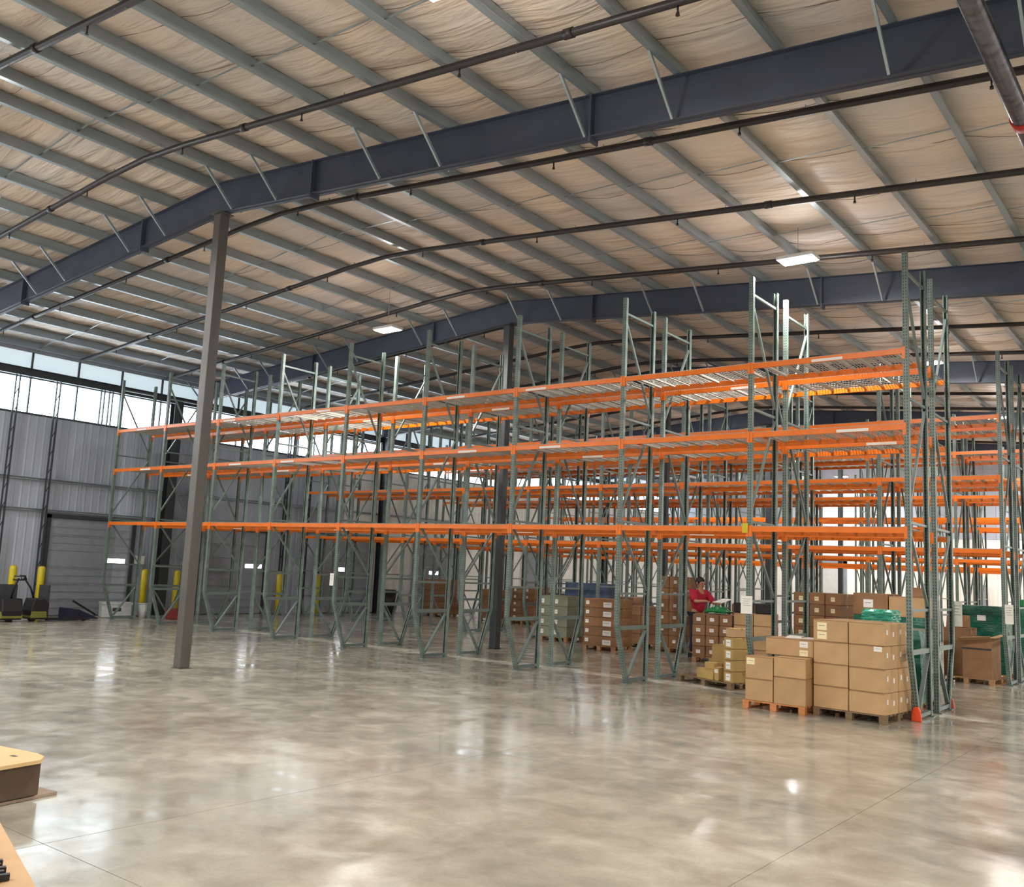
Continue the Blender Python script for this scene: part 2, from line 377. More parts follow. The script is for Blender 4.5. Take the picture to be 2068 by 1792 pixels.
# loading doors
for i, (a, b) in enumerate(((9.9, 11.9), (13.7, 16.35), (18.9, 21.6), (24.2, 26.9), (29.6, 32.3), (37.5, 40.2))):
    x0 = XL + .04
    d = MB().box((x0, a - .1, 0), (x0 + .12, a, 3.0)).box((x0, b, 0), (x0 + .12, b + .1, 3.0)).box((x0, a - .1, 2.9), (x0 + .12, b + .1, 3.02))
    do = d.build('door_%d' % (i + 1), m_dark)
    tag(do, 'grey sectional loading door in the side wall, %s from the left' % ['first', 'second', 'third', 'fourth', 'fifth', 'sixth'][i], kind='structure')
    for k in range(6):
        z0 = .02 + k * .48
        if k == 3:
            segs = [(a, a + .35)] ; wa = [(b - .85, b - .15)] if i in (1,) else ([(a + 1.9, a + 2.35), (a + 2.45, a + 2.62)] if i == 2 else [(a + .9, a + 1.5)])
            p = MB(); cur = a
            for (u, v) in wa:
                p.box((x0 + .02, cur + .004, z0), (x0 + .06, u, z0 + .472)); p.box((x0 + .02, u, z0), (x0 + .06, v, z0 + .16)); p.box((x0 + .02, u, z0 + .30), (x0 + .06, v, z0 + .472)); cur = v
            p.box((x0 + .02, cur, z0), (x0 + .06, b - .004, z0 + .472))
            po = p.build('door_panel', m_door, do)
            for (u, v) in wa: MB().box((x0 + .03, u, z0 + .16), (x0 + .045, v, z0 + .30)).build('pane', m_daypane, po)
        else:
            MB().box((x0 + .02, a + .004, z0), (x0 + .06, b - .004, z0 + .472)).box((x0 + .06, a + .01, z0 + .22), (x0 + .078, b - .01, z0 + .25)).box((x0 + .06, a + .01, z0 + .44), (x0 + .082, b - .01, z0 + .472)).build('door_panel', m_door, do)
# door in the far wall
d = MB().box((-19.3, YE - .12, 0), (-19.1, YE, 3.3)).box((-17.2, YE - .12, 0), (-17.0, YE, 3.3)).box((-19.3, YE - .12, 3.1), (-17.0, YE, 3.3))
do = d.build('door_7', m_purlin); tag(do, 'pale framed doorway in the far end wall', kind='structure')
MB().box((-19.1, YE - .06, .01), (-17.2, YE - .02, 3.1)).build('door_leaf', m_white, do)
do = MB().box((-10.5, YE - .1, 0), (-9.9, YE, 2.3)).build('door_8', m_door); tag(do, 'narrow grey door in the far end wall near the right edge', kind='structure')

# ================================================================== STEEL FRAMES
for i, yy in enumerate(frames_y):
    r = empty('roof_beam', (XR, yy, 0))
    nm = 'dark blue-grey steel roof beam bent over the ridge, ' + (['behind the viewer', 'nearest in view and crossing the whole ceiling', 'second in view, over the first racks', 'third in view, over the middle racks', 'fourth in view, over the far racks', 'furthest in view'][i])
    tag(r, nm, 'roof beam')
    for sgn, xe in ((-1, XL + .12), (1, XE)):
        L_ = abs(xe - XR); drop = SLOPE * L_
        mb = MB()
        zt = TOP - .002; zb = TOP - DEP
        def quad(y0, y1, za, zb_):   # sloping slab
            n = len(mb.v)
            for (xx, dz) in ((0, 0), (sgn * L_, -drop)):
                for q in ((y0, za), (y1, za), (y1, zb_), (y0, zb_)): mb.v.append((xx, q[0], q[1] + dz))
            for q in ((0, 1, 2, 3), (7, 6, 5, 4), (0, 4, 5, 1), (1, 5, 6, 2), (2, 6, 7, 3), (3, 7, 4, 0)): mb.f.append(tuple(n + a for a in q)); mb.sm.append(False)
        quad(-.006, .006, zb + .012, zt - .012)
        mb.build('web', m_rafter, r)
        mb = MB(); quad(-.085, .085, zt - .012, zt); mb.build('top_flange', m_rafter, r)
        mb = MB(); quad(-.085, .085, zb + .02, zb + .034); mb.build('bottom_flange', m_rafter, r)
        # splice plates
        for dx in ((2.6, 7.6) if sgn < 0 else (2.6, 8.2, 14.0)):
            xx = sgn * dx; dz = -SLOPE * dx
            MB().box((xx - .016, -.1, zb + dz - .05), (xx + .016, .1, zt + dz)).build('splice_plate', m_rafter, r)
    # flange braces to every second purlin
    for k, p in enumerate(PX):
        if k % 3 == 1 or (i > 3 and k % 3): continue
        for s in ((-1, 1) if i < 3 else (-1,)):
            z = roof(p)
            MB().bar((p - XR, s * .72, z + .03), (p - XR, s * .09, z - DEP + .03), .045, .03, (1, 0, 0)).build('flange_brace', m_purlin, r)
# columns
def box_column(x, y, h, s, mt, label, base=True):
    o = empty('steel_column', (x, y, 0)); tag(o, label, 'column')
    bevel(MB().box((-s / 2, -s / 2, .012), (s / 2, s / 2, h - .02)).build('shaft', mt, o), .012, 2)
    MB().box((-s * .75, -s * .75, h - .02), (s * .75, s * .75, h)).build('cap_plate', mt, o)
    if base: MB().box((-s * .62, -s * .62, 0), (s * .62, s * .62, .014)).build('base_plate', mt, o)
for i, yy in enumerate(frames_y):
    t = ['behind the viewer', 'standing alone on the open floor before the racking', 'in the flue of the first double rack under the second beam', 'among the second racks', 'among the third racks', 'among the furthest racks'][i]
    box_column(XR, yy, TOP - DEP, .2, m_column if i < 2 else m_dark, 'square steel ridge column, ' + t)
    h = roof(XL) - DEP
    c = empty('wall_column', (XL + .33, yy, 0)); tag(c, 'dark wide-flange steel column against the side wall, %s' % ['out of view behind', 'left of the loading doors', 'behind the left end of the first rack', 'fourth along', 'fifth along', 'sixth along'][i], 'column')
    MB().box((-.15, -.1, 0), (-.138, .1, h)).box((.138, -.1, 0), (.15, .1, h)).box((-.14, -.006, 0), (.14, .006, h)).build('shaft', m_dark, c)
    MB().box((-.2, -.14, 0), (.2, .14, .02)).build('base_plate', m_dark, c)

# ================================================================== SPRINKLER PIPES
py = [5.2 + 2.93 * k for k in range(16)]
hd = MB().tube([(0, 0, -.05), (0, 0, -.12)], .012, 6).box((-.02, -.004, -.15), (.02, .004, -.12)).tube([(0, 0, -.15), (0, 0, -.155)], .025, 8).mesh('sprinkler_head', m_pipe)
hg = MB().box((-.004, -.012, -.055), (.004, .012, .09)).mesh('hanger', m_wire)
for i, yy in enumerate(py):
    if any(abs(yy - f) < .18 for f in frames_y): yy += .25
    pp = empty('sprinkler_pipe', (0, yy, 0)); tag(pp, 'black sprinkler branch pipe under the roof, %s' % ORD[i], 'pipe')
    pts = []
    xs = [XL + .35, -24, -20, -17] + [XR + d for d in (-1.2, -.8, -.4, 0, .4, .8, 1.2)] + [-12, -8, -4, 0, 4, XE - .2]
    for xx in xs:
        z = roof(xx) - .10
        d = abs(xx - XR)
        if d < 1.2: z -= .045 * (1 - d / 1.2)
        pts.append((xx, 0, z))
    MB().tube(pts, .052, 10).build('pipe_run', m_pipe, pp)
    for k in range(11):
        xx = -26.3 + 3.05 * k + (.6 if i % 2 else 0)
        if xx < XE - .5: place('sprinkler_head', hd, pp, (xx, 0, roof(xx) - .10))
        if xx + .9 < XE - .5: place('hanger', hg, pp, (xx + .9, 0, roof(xx + .9) - .10))
        MB().tube([(xx + 1.6, 0, roof(xx + 1.6) - .10), (xx + 1.72, 0, roof(xx + 1.72) - .10)], .064, 10).build('coupling', m_pipe, pp) if i < 6 and k % 2 == 0 else None
bp_ = empty('main_pipe', (-1.54, 0, 6.95)); tag(bp_, 'thick glossy dark water main pipe hanging at the top right corner', 'pipe')
MB().tube([(0, 1.0, 0), (0, 26, 0)], .098, 20).build('pipe_run', m_bigpipe, bp_)
for yy in (3.0, 10.55, 18.0): MB().tube([(0, yy, 0), (0, yy + .16, 0)], .116, 20).build('coupling', m_bigpipe if yy < 5 else m_red, bp_)
for yy in (2.0, 7.2, 12.8, 16.4, 22): MB().tube([(0, yy, .09), (0, yy, roof(-1.54) - 6.95)], .007, 6).build('hanger_rod', m_wire, bp_)

# ================================================================== LAMPS
lens_me = MB().box((-.30, -.16, -.035), (.30, .16, -.02)).mesh('lens', m_lens)
def lamp(x, y, z, label, power=1.0):
    o = empty('high_bay_light', (x, y, z), .0); tag(o, label, 'ceiling light', 'high bay lights under the roof')
    h = MB().box((-.34, -.2, -.02), (.34, .2, .05)).box((-.3, -.05, .05), (.3, .05, .09)); bevel(h.build('housing', m_lampb, o), .012, 2)
    place('lens', lens_me, o)
    MB().tube([(0, 0, .08), (0, 0, roof(x) - z + .2)], .006, 5).build('hanging_cable', m_wire, o)
    for nm, e, rot, dz, sz in (('down', LAMP_DOWN, 0, -.045, .5), ('glow', LAMP_UP, None, -.22, .2)):
        if rot is None:
            l = bpy.data.lights.new('lamp_glow', 'POINT'); l.shadow_soft_size = sz
        else:
            l = bpy.data.lights.new('lamp_light', 'AREA'); l.shape = 'RECTANGLE'; l.size = .6; l.size_y = .32
        l.energy = e * power; l.color = (1, .98, .94) 
        lo = bpy.data.objects.new('lamp_light', l); C.objects.link(lo); lo.parent = o; lo.location = (0, 0, dz)
LL = {(-6, 6.3): 'above the picture top, glaring on the insulation', (-6, 16): 'bright one under the roof right of the middle', (-16.5, 16): 'bright one left of the middle before the second beam',
      (-6, 25.3): 'bright one seen between the posts of the right end frame', (-6, 34.4): 'bright one beside the second rack end on the right'}
for x in (-16.5, -6, 4.5):
    for y in (-2.6, 6.3, 16, 25.3, 34.4, 43.5, 50.5):
        if (x, y) == (-16.5, 25.3): continue
        lamp(x, y, min(7.8, roof(x) - .25) if x < 0 else 7.0, 'white linear high bay lamp, ' + LL.get((x, y), '%s row, %s along' % ({-16.5: 'ridge', -6: 'middle', 4.5: 'right'}[x], ['behind viewer', 'first', 'second', 'third', 'fourth', 'fifth', 'sixth'][[-2.6, 6.3, 16, 25.3, 34.4, 43.5, 50.5].index(y)])), 1.7 if y > 50 else 1.0)

for yy in (-2.6, 6.3): lamp(-24.5, yy, 7.45, 'added fill lamp by the side wall, unseen at left, %s' % ('front' if yy < 0 else 'rear'))  # two unseen lamps added to brighten the left wall and floor
# ================================================================== PALLET RACKS
FD, GAP, DS = 1.14, .41, .376
PW, PD = .078, .07
def post_mesh(h, name, outer):
    mb = MB(); t = .006; lip = .014
    def cprof(z0, z1, y0a, y0b):
        # C section: web at the face, two side flanges, lips; y0 at bottom (a) and top (b)
        def slab(xa, xb, ya, yb):
            n = len(mb.v)
            for z, yo in ((z0, y0a), (z1, y0b)): mb.v += [(xa, ya + yo, z), (xb, ya + yo, z), (xb, yb + yo, z), (xa, yb + yo, z)]
            for q in ((0, 3, 2, 1), (4, 5, 6, 7), (0, 1, 5, 4), (1, 2, 6, 5), (2, 3, 7, 6), (3, 0, 4, 7)): mb.f.append(tuple(n + a for a in q)); mb.sm.append(False)
        slab(-PW / 2, PW / 2, 0, t); slab(-PW / 2, -PW / 2 + t, t, PD); slab(PW / 2 - t, PW / 2, t, PD)
        slab(-PW / 2 + t, -PW / 2 + t + lip, PD - t, PD); slab(PW / 2 - t - lip, PW / 2 - t, PD - t, PD)
    if outer:
        cprof(0.01, 1.05, DS, 0); cprof(1.05, h, 0, 0)
    else: cprof(0.01, h, 0, 0)
    return mb.mesh(name, m_post)
ZT = 7.146
po_me = post_mesh(ZT, 'post', True); pi_me = post_mesh(ZT, 'post', False)
# the inner post faces the flue: mirrored in y
for v in pi_me.vertices: v.co.y = -v.co.y
pi_me.flip_normals()
sill = MB().box((-.03, DS + .03, .03), (.03, FD - .03, .09)).box((-.08, DS - .05, 0), (.08, DS + .12, .012)).box((-.08, FD - .13, 0), (.08, FD + .02, .012)).mesh('upright_frame', m_brace)
HZ = (1.0, 1.62, 2.93, 4.85, 6.85)
strut = MB().bar((0, .05, 0), (0, FD - .05, 0), .035, .04, (0, 0, 1)).mesh('strut', m_brace)
strut_big = MB().bar((0, .05, 0), (0, FD - .05, 0), .05, .07, (0, 0, 1)).mesh('strut', m_brace)
DG = [((0, DS + .07, .12), (0, FD - .07, .94)), ((0, FD - .06, 1.68), (0, .06, 2.86)), ((0, .06, 3.1), (0, FD - .06, 4.78)), ((0, FD - .06, 5.0), (0, .06, 6.7))]
dg_me = [MB().bar(a, b, .034, .04 if k else .06, (1, 0, 0)).mesh('diagonal_brace', m_brace) for k, (a, b) in enumerate(DG)]
allb = MB()
for k, z in enumerate(HZ): allb.bar((0, .05, z), (0, FD - .05, z), .035, .07 if k == 0 else .04)
for a, b in DG: allb.bar(a, b, .034, .04, (1, 0, 0))
allb = allb.mesh('lattice_bracing', m_brace)
# beam: origin at left post centre, front face at y=0, top at z=0, running +x
bm_ = MB().box((.045, .002, -.085), (BAY - .045, .046, 0))
for xx in (0, BAY):
    s = 1 if xx == 0 else -1
    xa, xb = sorted((xx + s * .004, xx + s * .05)); bm_.box((xa, -.008, -.17), (xb, .0015, .02))
    xa, xb = sorted((xx + s * .041, xx + s * .047)); bm_.box((xa, -.008, -.17), (xb, .05, .02))
beam_me = bm_.mesh('beam', m_orange)
lab_me = MB().box((0, -.0035, -.080), (.5, .0015, -.035)).mesh('beam_label', m_paper)
bar_me = MB().box((.25, -.0045, -.07), (.38, -.0035, -.045)).mesh('print', m_print)
def deck_mesh():
    mb = MB(); W = (BAY - .10) / 2 - .01; D = FD
    nx = 24
    for k in range(nx):
        x = .01 + (W - .02) * k / (nx - 1); mb.box((x - .0045, .0, -.002), (x + .0045, D, .005))
        mb.box((x - .002, -.004, -.012), (x + .002, .002, .004))
    for k in range(8):
        yv = .02 + (D - .04) * k / 7; mb.box((0, yv - .003, .004), (W, yv + .003, .010))
    for k in range(4):
        x = W * (k + .5) / 4; mb.box((x - .02, .046, -.035), (x + .02, D - .046, -.003))
    return mb.mesh('wire_deck', m_wire)
deck_me = deck_mesh()

def rack(y, face, levels, detail, label, decks=True, bays=NB, x0=X0):
    """face=-1: aisle side at low y (towards the camera); face=+1: aisle side at high y. Built in local frame, rotated for face=+1"""
    o = empty('pallet_rack', (x0, y, 0)); tag(o, label, 'pallet rack', 'green and orange pallet racks')
    sy = 1 if face < 0 else -1
    def P(name, me, parent, loc, flip=False, sub=False):
        q = place(name, me, parent, loc)
        return q
    for k in range(bays + 1):
        x = -k * BAY
        fr = place('upright_frame', sill, o, (x, 0, 0))
        if sy < 0: fr.rotation_euler.z = math.pi
        place('post', po_me, fr, (0, 0, 0)); place('post', pi_me, fr, (0, FD, 0))
        if detail:
            for j, z in enumerate(HZ): place('strut', strut_big if j == 0 else strut, fr, (0, 0, z))
            for d_ in dg_me: place('diagonal_brace', d_, fr)
        else:
            place('lattice_bracing', allb, fr)['kind'] = 'stuff'
        if k == bays: continue
        for li, z in enumerate(levels):
            for side in (0, 1):
                b = place('beam', beam_me, o)
                outer = (side == 0)
                yy = 0 if outer else FD
                # the beam's own front looks outwards on both sides
                if (outer and sy > 0) or (not outer and sy < 0):
                    b.location = (x - BAY, sy * yy, z)
                else:
                    b.location = (x, sy * yy, z); b.rotation_euler.z = math.pi
                if detail and outer and (k * 7 + li * 3) % 3 != 1 and li > 0 or (detail and not outer and sy < 0 and (k + li) % 2):
                    lx = .25 + ((k * 5 + li * 3) % 4) * .4
                    lb = place('beam_label', lab_me, b, (lx, 0, 0)); place('print', bar_me, b, (lx, 0, 0)) if 0 else None
            if decks:
                for h in (0, 1):
                    dk = place('wire_deck', deck_me, o)
                    if sy > 0: dk.location = (x - BAY + .052 + h * (BAY - .10) / 2, 0, z + .003)
                    else: dk.location = (x - BAY + .052 + h * (BAY - .10) / 2, -FD, z + .003)
    return o
LV1 = (2.8475, 4.427, 5.612); LV2 = (2.85, 4.43, 5.75); LV3 = (2.85, 4.7, 6.0); LV4 = (2.8, 4.6, 6.0)
rows = [(14.69, LV1, True, True), (22.0, LV2, False, True), (29.5, LV3, False, True), (37.0, LV4, False, False), (44.4, LV3, False, False)]
rn = ['first', 'second', 'third', 'fourth', 'fifth']
for i, (y, lv, det, dk) in enumerate(rows):
    rack(y, -1, lv, det, 'green post rack with orange beams, %s double row, side facing the viewer' % rn[i], dk)
    rack(y + 2 * FD + GAP, 1, lv, det, 'green post rack with orange beams, %s double row, far side' % rn[i], dk)
# base guards on the nearest end frame
g = MB().prism([(-.075, 0), (.075, 0), (.06, .15), (.03, .21), (-.03, .21), (-.06, .15)], -.02, .03); o = bevel(g.build('post_guard', m_guard, None, (X0 + .02, 14.69 + DS - .11, 0)), .01); tag(o, 'bright red-orange plastic guard at the foot of the nearest rack end', 'post guard')
g = MB().prism([(-.06, 0), (.06, 0), (.03, .17), (-.03, .17)], -.02, .03); o = bevel(g.build('post_guard', m_pink, None, (X0 + .03, 14.69 + 2 * FD + GAP - DS + .08, 0)), .01); tag(o, 'faded pinkish guard at the rear foot of the nearest rack end', 'post guard')
# paper signs hung on posts
def sign(x, y, z, wd, h, label):
    o = MB().box((-wd / 2, -.004, -h / 2), (wd / 2, 0, h / 2)).build('paper_sign', m_paper, None, (x, y, z)); tag(o, label, 'sign')
    for k in range(4): MB().box((-wd * (.38 - .06 * (k % 2)), -.005, h * (.32 - .12 * k)), (wd * (.38 - .09 * (k % 3)), -.004, h * (.34 - .12 * k))).build('print_line', m_print, o)
sign(X0 - BAY - .02, 14.675, 1.56, .2, .29, 'white printed sheet taped to second rack post from the right')
sign(X0 - 5 * BAY - .07, 14.675, 1.56, .13, .28, 'narrow white sheet on a rack post left of the middle')
sign(X0 + .06, 17.40, 1.55, .2, .42, 'pale sheet on the rear side of the nearest rack end frame')
sign(X0 + .1, 21.985, 1.5, .16, .4, 'pale sheet on the end frame of the second rack row')
box_o = MB().box((-.05, -.01, 0), (.05, .0, .16)).build('caution_tag', m_yellow, None, (X0 - BAY - .06, 14.674, 2.74)); tag(box_o, 'tiny yellow tag on the lowest beam at the second post from the right', 'tag')

# ================================================================== CARTONS AND PALLETS
def pallet(name, x, y, wd, d, rz, label, mt=None, h=.125, nb=7):
    mt = mt or m_wood
    o = empty('wooden_pallet', (x, y, 0), rz); tag(o, label, 'pallet')
    bd = MB().box((0, -.045, h - .018), (wd, .045, h)).mesh('deck_board', mt)
    for k in range(nb): place('deck_board', bd, o, (0, .05 + (d - .1) * k / (nb - 1), 0))
    bb = MB().box((-.045, 0, 0), (.045, d, .016)).mesh('bottom_board', mt)
    for k in range(3): place('bottom_board', bb, o, (.05 + (wd - .1) * k / 2, 0, 0))
    bk = MB().box((-.05, -.045, .016), (.05, .045, h - .018)).mesh('block', mt)
    for i in range(3):
        for j in range(3): place('block', bk, o, (.055 + (wd - .11) * i / 2, .05 + (d - .1) * j / 2, 0))
    return o
def carton(x, y, z, wd, d, h, rz, label, mt=None, lab=None, group=None, tape=True, tilt=0):
    mt = mt or m_carton
    o = MB().box((0, 0, 0), (wd, d, h)).build('carton', mt, None, (x, y, z), rz); bevel(o, min(.008, h * .04), 1)
    tag(o, label, 'carton', group)
    if tilt: o.rotation_euler.x = tilt
    if tape:
        MB().box((-.001, d / 2 - .025, h * .72), (wd + .001, d / 2 + .025, h + .0015)).build('tape', m_tape, o)
        MB().box((.01, -.0012, h - .012), (wd - .01, .004, h - .004)).build('flap_seam', m_cartondk, o)
    if lab:
        for (u, v, lw, lh, lm) in lab:
            l = MB().box((wd * u, -.0025, h * v), (wd * u + lw, -.0005, h * v + lh)).build('shipping_label', lm, o)
            MB().box((wd * u + lw * .15, -.0032, h * v + lh * .55), (wd * u + lw * .8, -.0026, h * v + lh * .62)).build('print_line', m_print, l)
    return o
RN = {1: ['only'], 2: ['bottom', 'top'], 3: ['bottom', 'middle', 'top'], 4: ['bottom', 'second', 'third', 'top'], 5: ['bottom', 'second', 'third', 'fourth', 'top'], 6: ['bottom', 'second', 'third', 'fourth', 'fifth', 'top']}
CN = {1: [''], 2: ['left', 'right'], 3: ['left', 'middle', 'right']}
def stack(x, y, wd, d, rz, cols, lays, hl, desc, mt=None, z0=.125, depth=2, lab=None, jit=.006, skip=(), dmt=None, tape=True, label_all=None):
    """cols x lays cartons wide/high, `depth` deep, on a pallet corner at (x,y)"""
    c, s = math.cos(rz), math.sin(rz); cw = wd / cols; cd = d / depth
    for j in range(depth):
        for i in range(cols):
            z = z0
            for k in range(lays):
                hh = hl[k] if isinstance(hl, (list, tuple)) else hl
                if (i, j, k) in skip: continue
                lx = i * cw + .004 + random.uniform(0, jit); ly = j * cd + .004 + random.uniform(0, jit)
                nm = 'brown carton, %s layer%s%s, %s' % (RN[lays][k], (' ' + CN[cols][i]) if cols > 1 else '', (' ' + ['front', 'back'][j]) if depth == 2 else '', desc)
                L_ = None
                if lab and (i, j, k) in lab: L_ = lab[(i, j, k)]
                elif label_all and j == 0: L_ = label_all
                carton(x + c * lx - s * ly, y + s * lx + c * ly, z, cw - .012 - random.uniform(0, jit), cd - .012, hh - .004, rz, nm, mt, L_, tape=tape)
                z += hh
RZ = -.10
# pile A: low pallet stack, left of the nearest pair
pallet('p', -6.12, 14.02, 1.0, .95, -.02, 'orange-tinted wooden pallet under the low carton pile left of the tall one', m_woodred)
A = dict(rz=-.02)
def loc(px, py, rz, lx, ly): return px + math.cos(rz) * lx - math.sin(rz) * ly, py + math.sin(rz) * lx + math.cos(rz) * ly
for (lx, ly, z, wd, d, h, nm, lb) in [
    (.01, .02, .125, .45, .44, .33, 'plain kraft carton at the lower left front of the low pile', None),
    (.01, .02, .457, .45, .44, .34, 'kraft carton with pale label topping the low pile left front', [(.05, .62, .13, .1, m_cream)]),
    (.48, .0, .125, .50, .44, .40, 'plain kraft carton at the lower right front of the low pile', None),
    (.48, .0, .527, .50, .44, .30, 'kraft carton on the upper right front of the low pile', None),
    (.02, .48, .125, .94, .45, .62, 'long kraft carton at the back bottom of the low pile', None)]:
    X, Y = loc(-6.09, 14.02, -.02, lx, ly); carton(X, Y, z, wd, d, h, -.02, nm, m_carton, lb)
X, Y = loc(-6.09, 14.02, -.02, .22, .30); carton(X, Y, .83, .76, .58, .26, -.02, 'wide kraft carton lying across the top of the low pile', m_carton, [(.72, .55, .13, .09, m_paper), (.72, .05, .13, .09, m_cream)])
X, Y = loc(-6.09, 14.02, -.02, .5, .4)
o = MB().box((0, 0, 0), (.42, .36, .012)).box((.02, .01, .012), (.24, .3, .03)).build('paper_pad', m_paper, None, (X, Y, 1.094), .2); tag(o, 'white papers lying on top of the low carton pile', 'papers')
# pile B: the tall nearest pile
BX, BY = -5.09, 14.24
pallet('p', BX, BY, 1.10, 1.0, -.10, 'wooden pallet under the tallest nearest carton pile', m_woodshade)
for i in (0, 1):
    hs = (.325, .325, .325, .325) if i == 0 else (.31, .335, .33, .325)
    for j in (0, 1):
        z = .125
        for k in range(4):
            lb = None
            if (i, j, k) == (0, 0, 3): lb = [(.12, .52, .15, .11, m_cream), (.12, .10, .15, .11, m_cream)]
            if (i, j, k) == (1, 0, 2): lb = [(.70, .76, .12, .07, m_paper)]
            X, Y = loc(BX, BY, -.10, .005 + i * .55 + random.uniform(0, .008), .005 + j * .5)
            nm = 'large kraft carton in the tallest nearest pile, %s of four, %s %s' % (RN[4][k], CN[2][i], ['front', 'back'][j])
            o = carton(X, Y, z, .535, .485, hs[k] - .004, -.10, nm, m_carton, lb)
            if i == 1: 
                for q, zz in ((.12, .5), (.6, .4)): MB().box((.5355, q * .485, hs[k] * zz), (.5375, q * .485 + .05, hs[k] * zz + .07)).build('side_label', m_paper, o)
            z += hs[k]
# flat pallet with few cartons, second bay
pallet('p', -8.53, 16.51, 1.5, .85, -.42, 'wooden pallet under the small olive cartons', m_woodshade)
def c2(lx, ly, z, wd, d, h, nm, mt=m_cartonol, lb=None):
    X, Y = loc(-8.06, 16.30, -.42, lx, ly); return carton(X, Y, z, wd, d, h, -.42, nm, mt, lb)
c2(.12, .30, .125, .58, .5, .62, 'tall olive-brown carton standing at the back of the half-empty pallet')
c2(.03, .02, .125, .46, .26, .18, 'flat low olive carton at the front of the half-empty pallet')
c2(.22, .05, .31, .26, .20, .12, 'small flat carton stacked on the low olive one') 
c2(.52, .02, .125, .12, .2, .24, 'slim upright carton with white top beside the low olive one', lb=[(.1, .6, .09, .06, m_paper)])
for k in range(4):
    c2(.74, .05, .125 + k * .2, .24, .5, .195, 'narrow kraft carton with square white label, %s of the slim column' % RN[4][k], m_cartonol, [(.25, .2, .12, .12, m_paper)])
c2(.76, .08, .93, .2, .4, .16, 'short carton capping the slim labelled column', m_carton)
# cartons leaning and piled across the aisle side (second double row ground level)
Y2 = 22.2
def ground(x, y, wd, d, rz, cols, lays, h, desc, mt, pdesc, **k):
    pallet('p', x, y, wd, d, rz, 'wooden pallet, ' + pdesc, m_wood, nb=5); stack(x, y, wd, d, rz, cols, lays, h, desc, mt, **k)
ground(-26.1, 28.1, 1.5, 1.0, 0, 1, 6, .225, 'rust stack seen far left between racks', m_cartondk, 'under the rust stack far left', depth=1)
ground(-22.9, 28.0, 1.05, 1.0, 0, 1, 4, .27, 'dark pair of cartons left of the blue load', m_cartondk, 'under the dark cartons far left', depth=1)
ground(-21.6, 28.2, 1.1, 1.0, 0, 2, 5, .25, 'brown block left of the middle', m_cartondk, 'under the brown block left of the middle', depth=1, label_all=[(.3, .3, .1, .09, m_paper)])
ground(-16.0, 22.35, .95, .9, 0, 2, 4, .29, 'grey-green labelled block in the middle', m_cartongr, 'under the grey-green block in the middle', depth=1, label_all=[(.05, .25, .1, .12, m_paper)])
ground(-13.55, 20.9, .95, .9, 0, 1, 5, .24, 'wrapped column with a strip of white labels', m_cartondk, 'under the column with the strip of labels', depth=1, label_all=[(.05, .35, .1, .09, m_paper), (.62, .1, .25, .13, m_paper)])
ground(-13.45, 22.9, .95, .9, 0, 2, 4, .25, 'orange-brown block just left of the third post', m_cartondk, 'under the orange-brown block', depth=1)
ground(-12.24, 22.4, .75, .9, 0, 2, 6, .31, 'tallest brown column left of the person', m_cartondk, 'under the tallest brown column', depth=1, label_all=[(.35, .4, .09, .08, m_paper)])
ground(-10.25, 20.55, .95, .9, .25, 3, 4, .25, 'labelled block in front of the person', m_cartondk, 'in front of the person', depth=1, label_all=[(.3, .35, .1, .08, m_paper)])
ground(-9.2, 20.55, .9, .9, .25, 2, 4, .27, 'leaning brown block right of the person', m_carton, 'right of the person', depth=1)
ground(-8.45, 22.3, 1.15, 1.0, 0, 3, 6, .27, 'tall labelled block behind the low pile', m_cartondk, 'behind the low pile', depth=1, label_all=[(.35, .3, .1, .1, m_cream)])
for (tx, ty, tz, tw, nm) in ((-9.28, 20.75, 1.21, .42, 'black plastic tote on the brown block right of the person'), (-8.80, 20.85, 1.21, .38, 'smaller black tote beside the other on the brown block')):
    t_ = bevel(MB().box((0, 0, 0), (tw, .34, .22)).build('plastic_tote', m_black, None, (tx, ty, tz), .25), .02); tag(t_, nm, 'tote')
    MB().box((-.015, -.015, .19), (tw + .015, .355, .225)).build('rim', m_black, t_)
# green wrapped loads
def wrapped(x, y, wd, d, h, rz, label, mt=m_wrap, z=.125, lab=None):
    o = empty('wrapped_load', (x, y, z), rz); tag(o, label, 'wrapped load')
    mb = MB(); n = 8; rows_ = 8; k4 = n * 4
    for r in range(rows_ + 1):
        t = r / rows_
        for q in range(k4):
            sd, f = divmod(q, n); f = f / n; px_, py_ = [(f, 0), (1, f), (1 - f, 1), (0, 1 - f)][sd]
            bulge = .012 * math.sin(r * 2.1 + q * 1.3) + (.02 if r == rows_ else 0)
            mb.v.append((wd * .5 + (px_ - .5) * (wd - 2 * bulge - .02), d * .5 + (py_ - .5) * (d - 2 * bulge - .02), h * t))
    for r in range(rows_):
        for q in range(k4):
            q2 = (q + 1) % k4; mb.f.append((r * k4 + q, r * k4 + q2, (r + 1) * k4 + q2, (r + 1) * k4 + q)); mb.sm.append(False)
    mb.f.append(tuple(rows_ * k4 + q for q in range(k4))); mb.f.append(tuple(range(k4))[::-1]); mb.sm += [False, False]
    mb.build('wrap', mt, o)
    for r in range(3): MB().box((-.004, -.004, h * (.2 + .27 * r)), (wd + .004, d + .004, h * (.2 + .27 * r) + .02)).build('wrap_band', mt, o)
    if lab: MB().box((wd * lab[0], -.012, h * lab[1]), (wd * lab[0] + .18, -.004, h * lab[1] + .12)).build('label', m_paper, o)
    return o
pallet('p', -6.5, 20.6, 1.5, 1.1, 0, 'wooden pallet under the long green wrapped load', m_wood)
wrapped(-6.5, 20.6, 1.5, 1.1, 1.22, 0, 'dark green wrapped load carrying two brown cartons behind the tall pile')
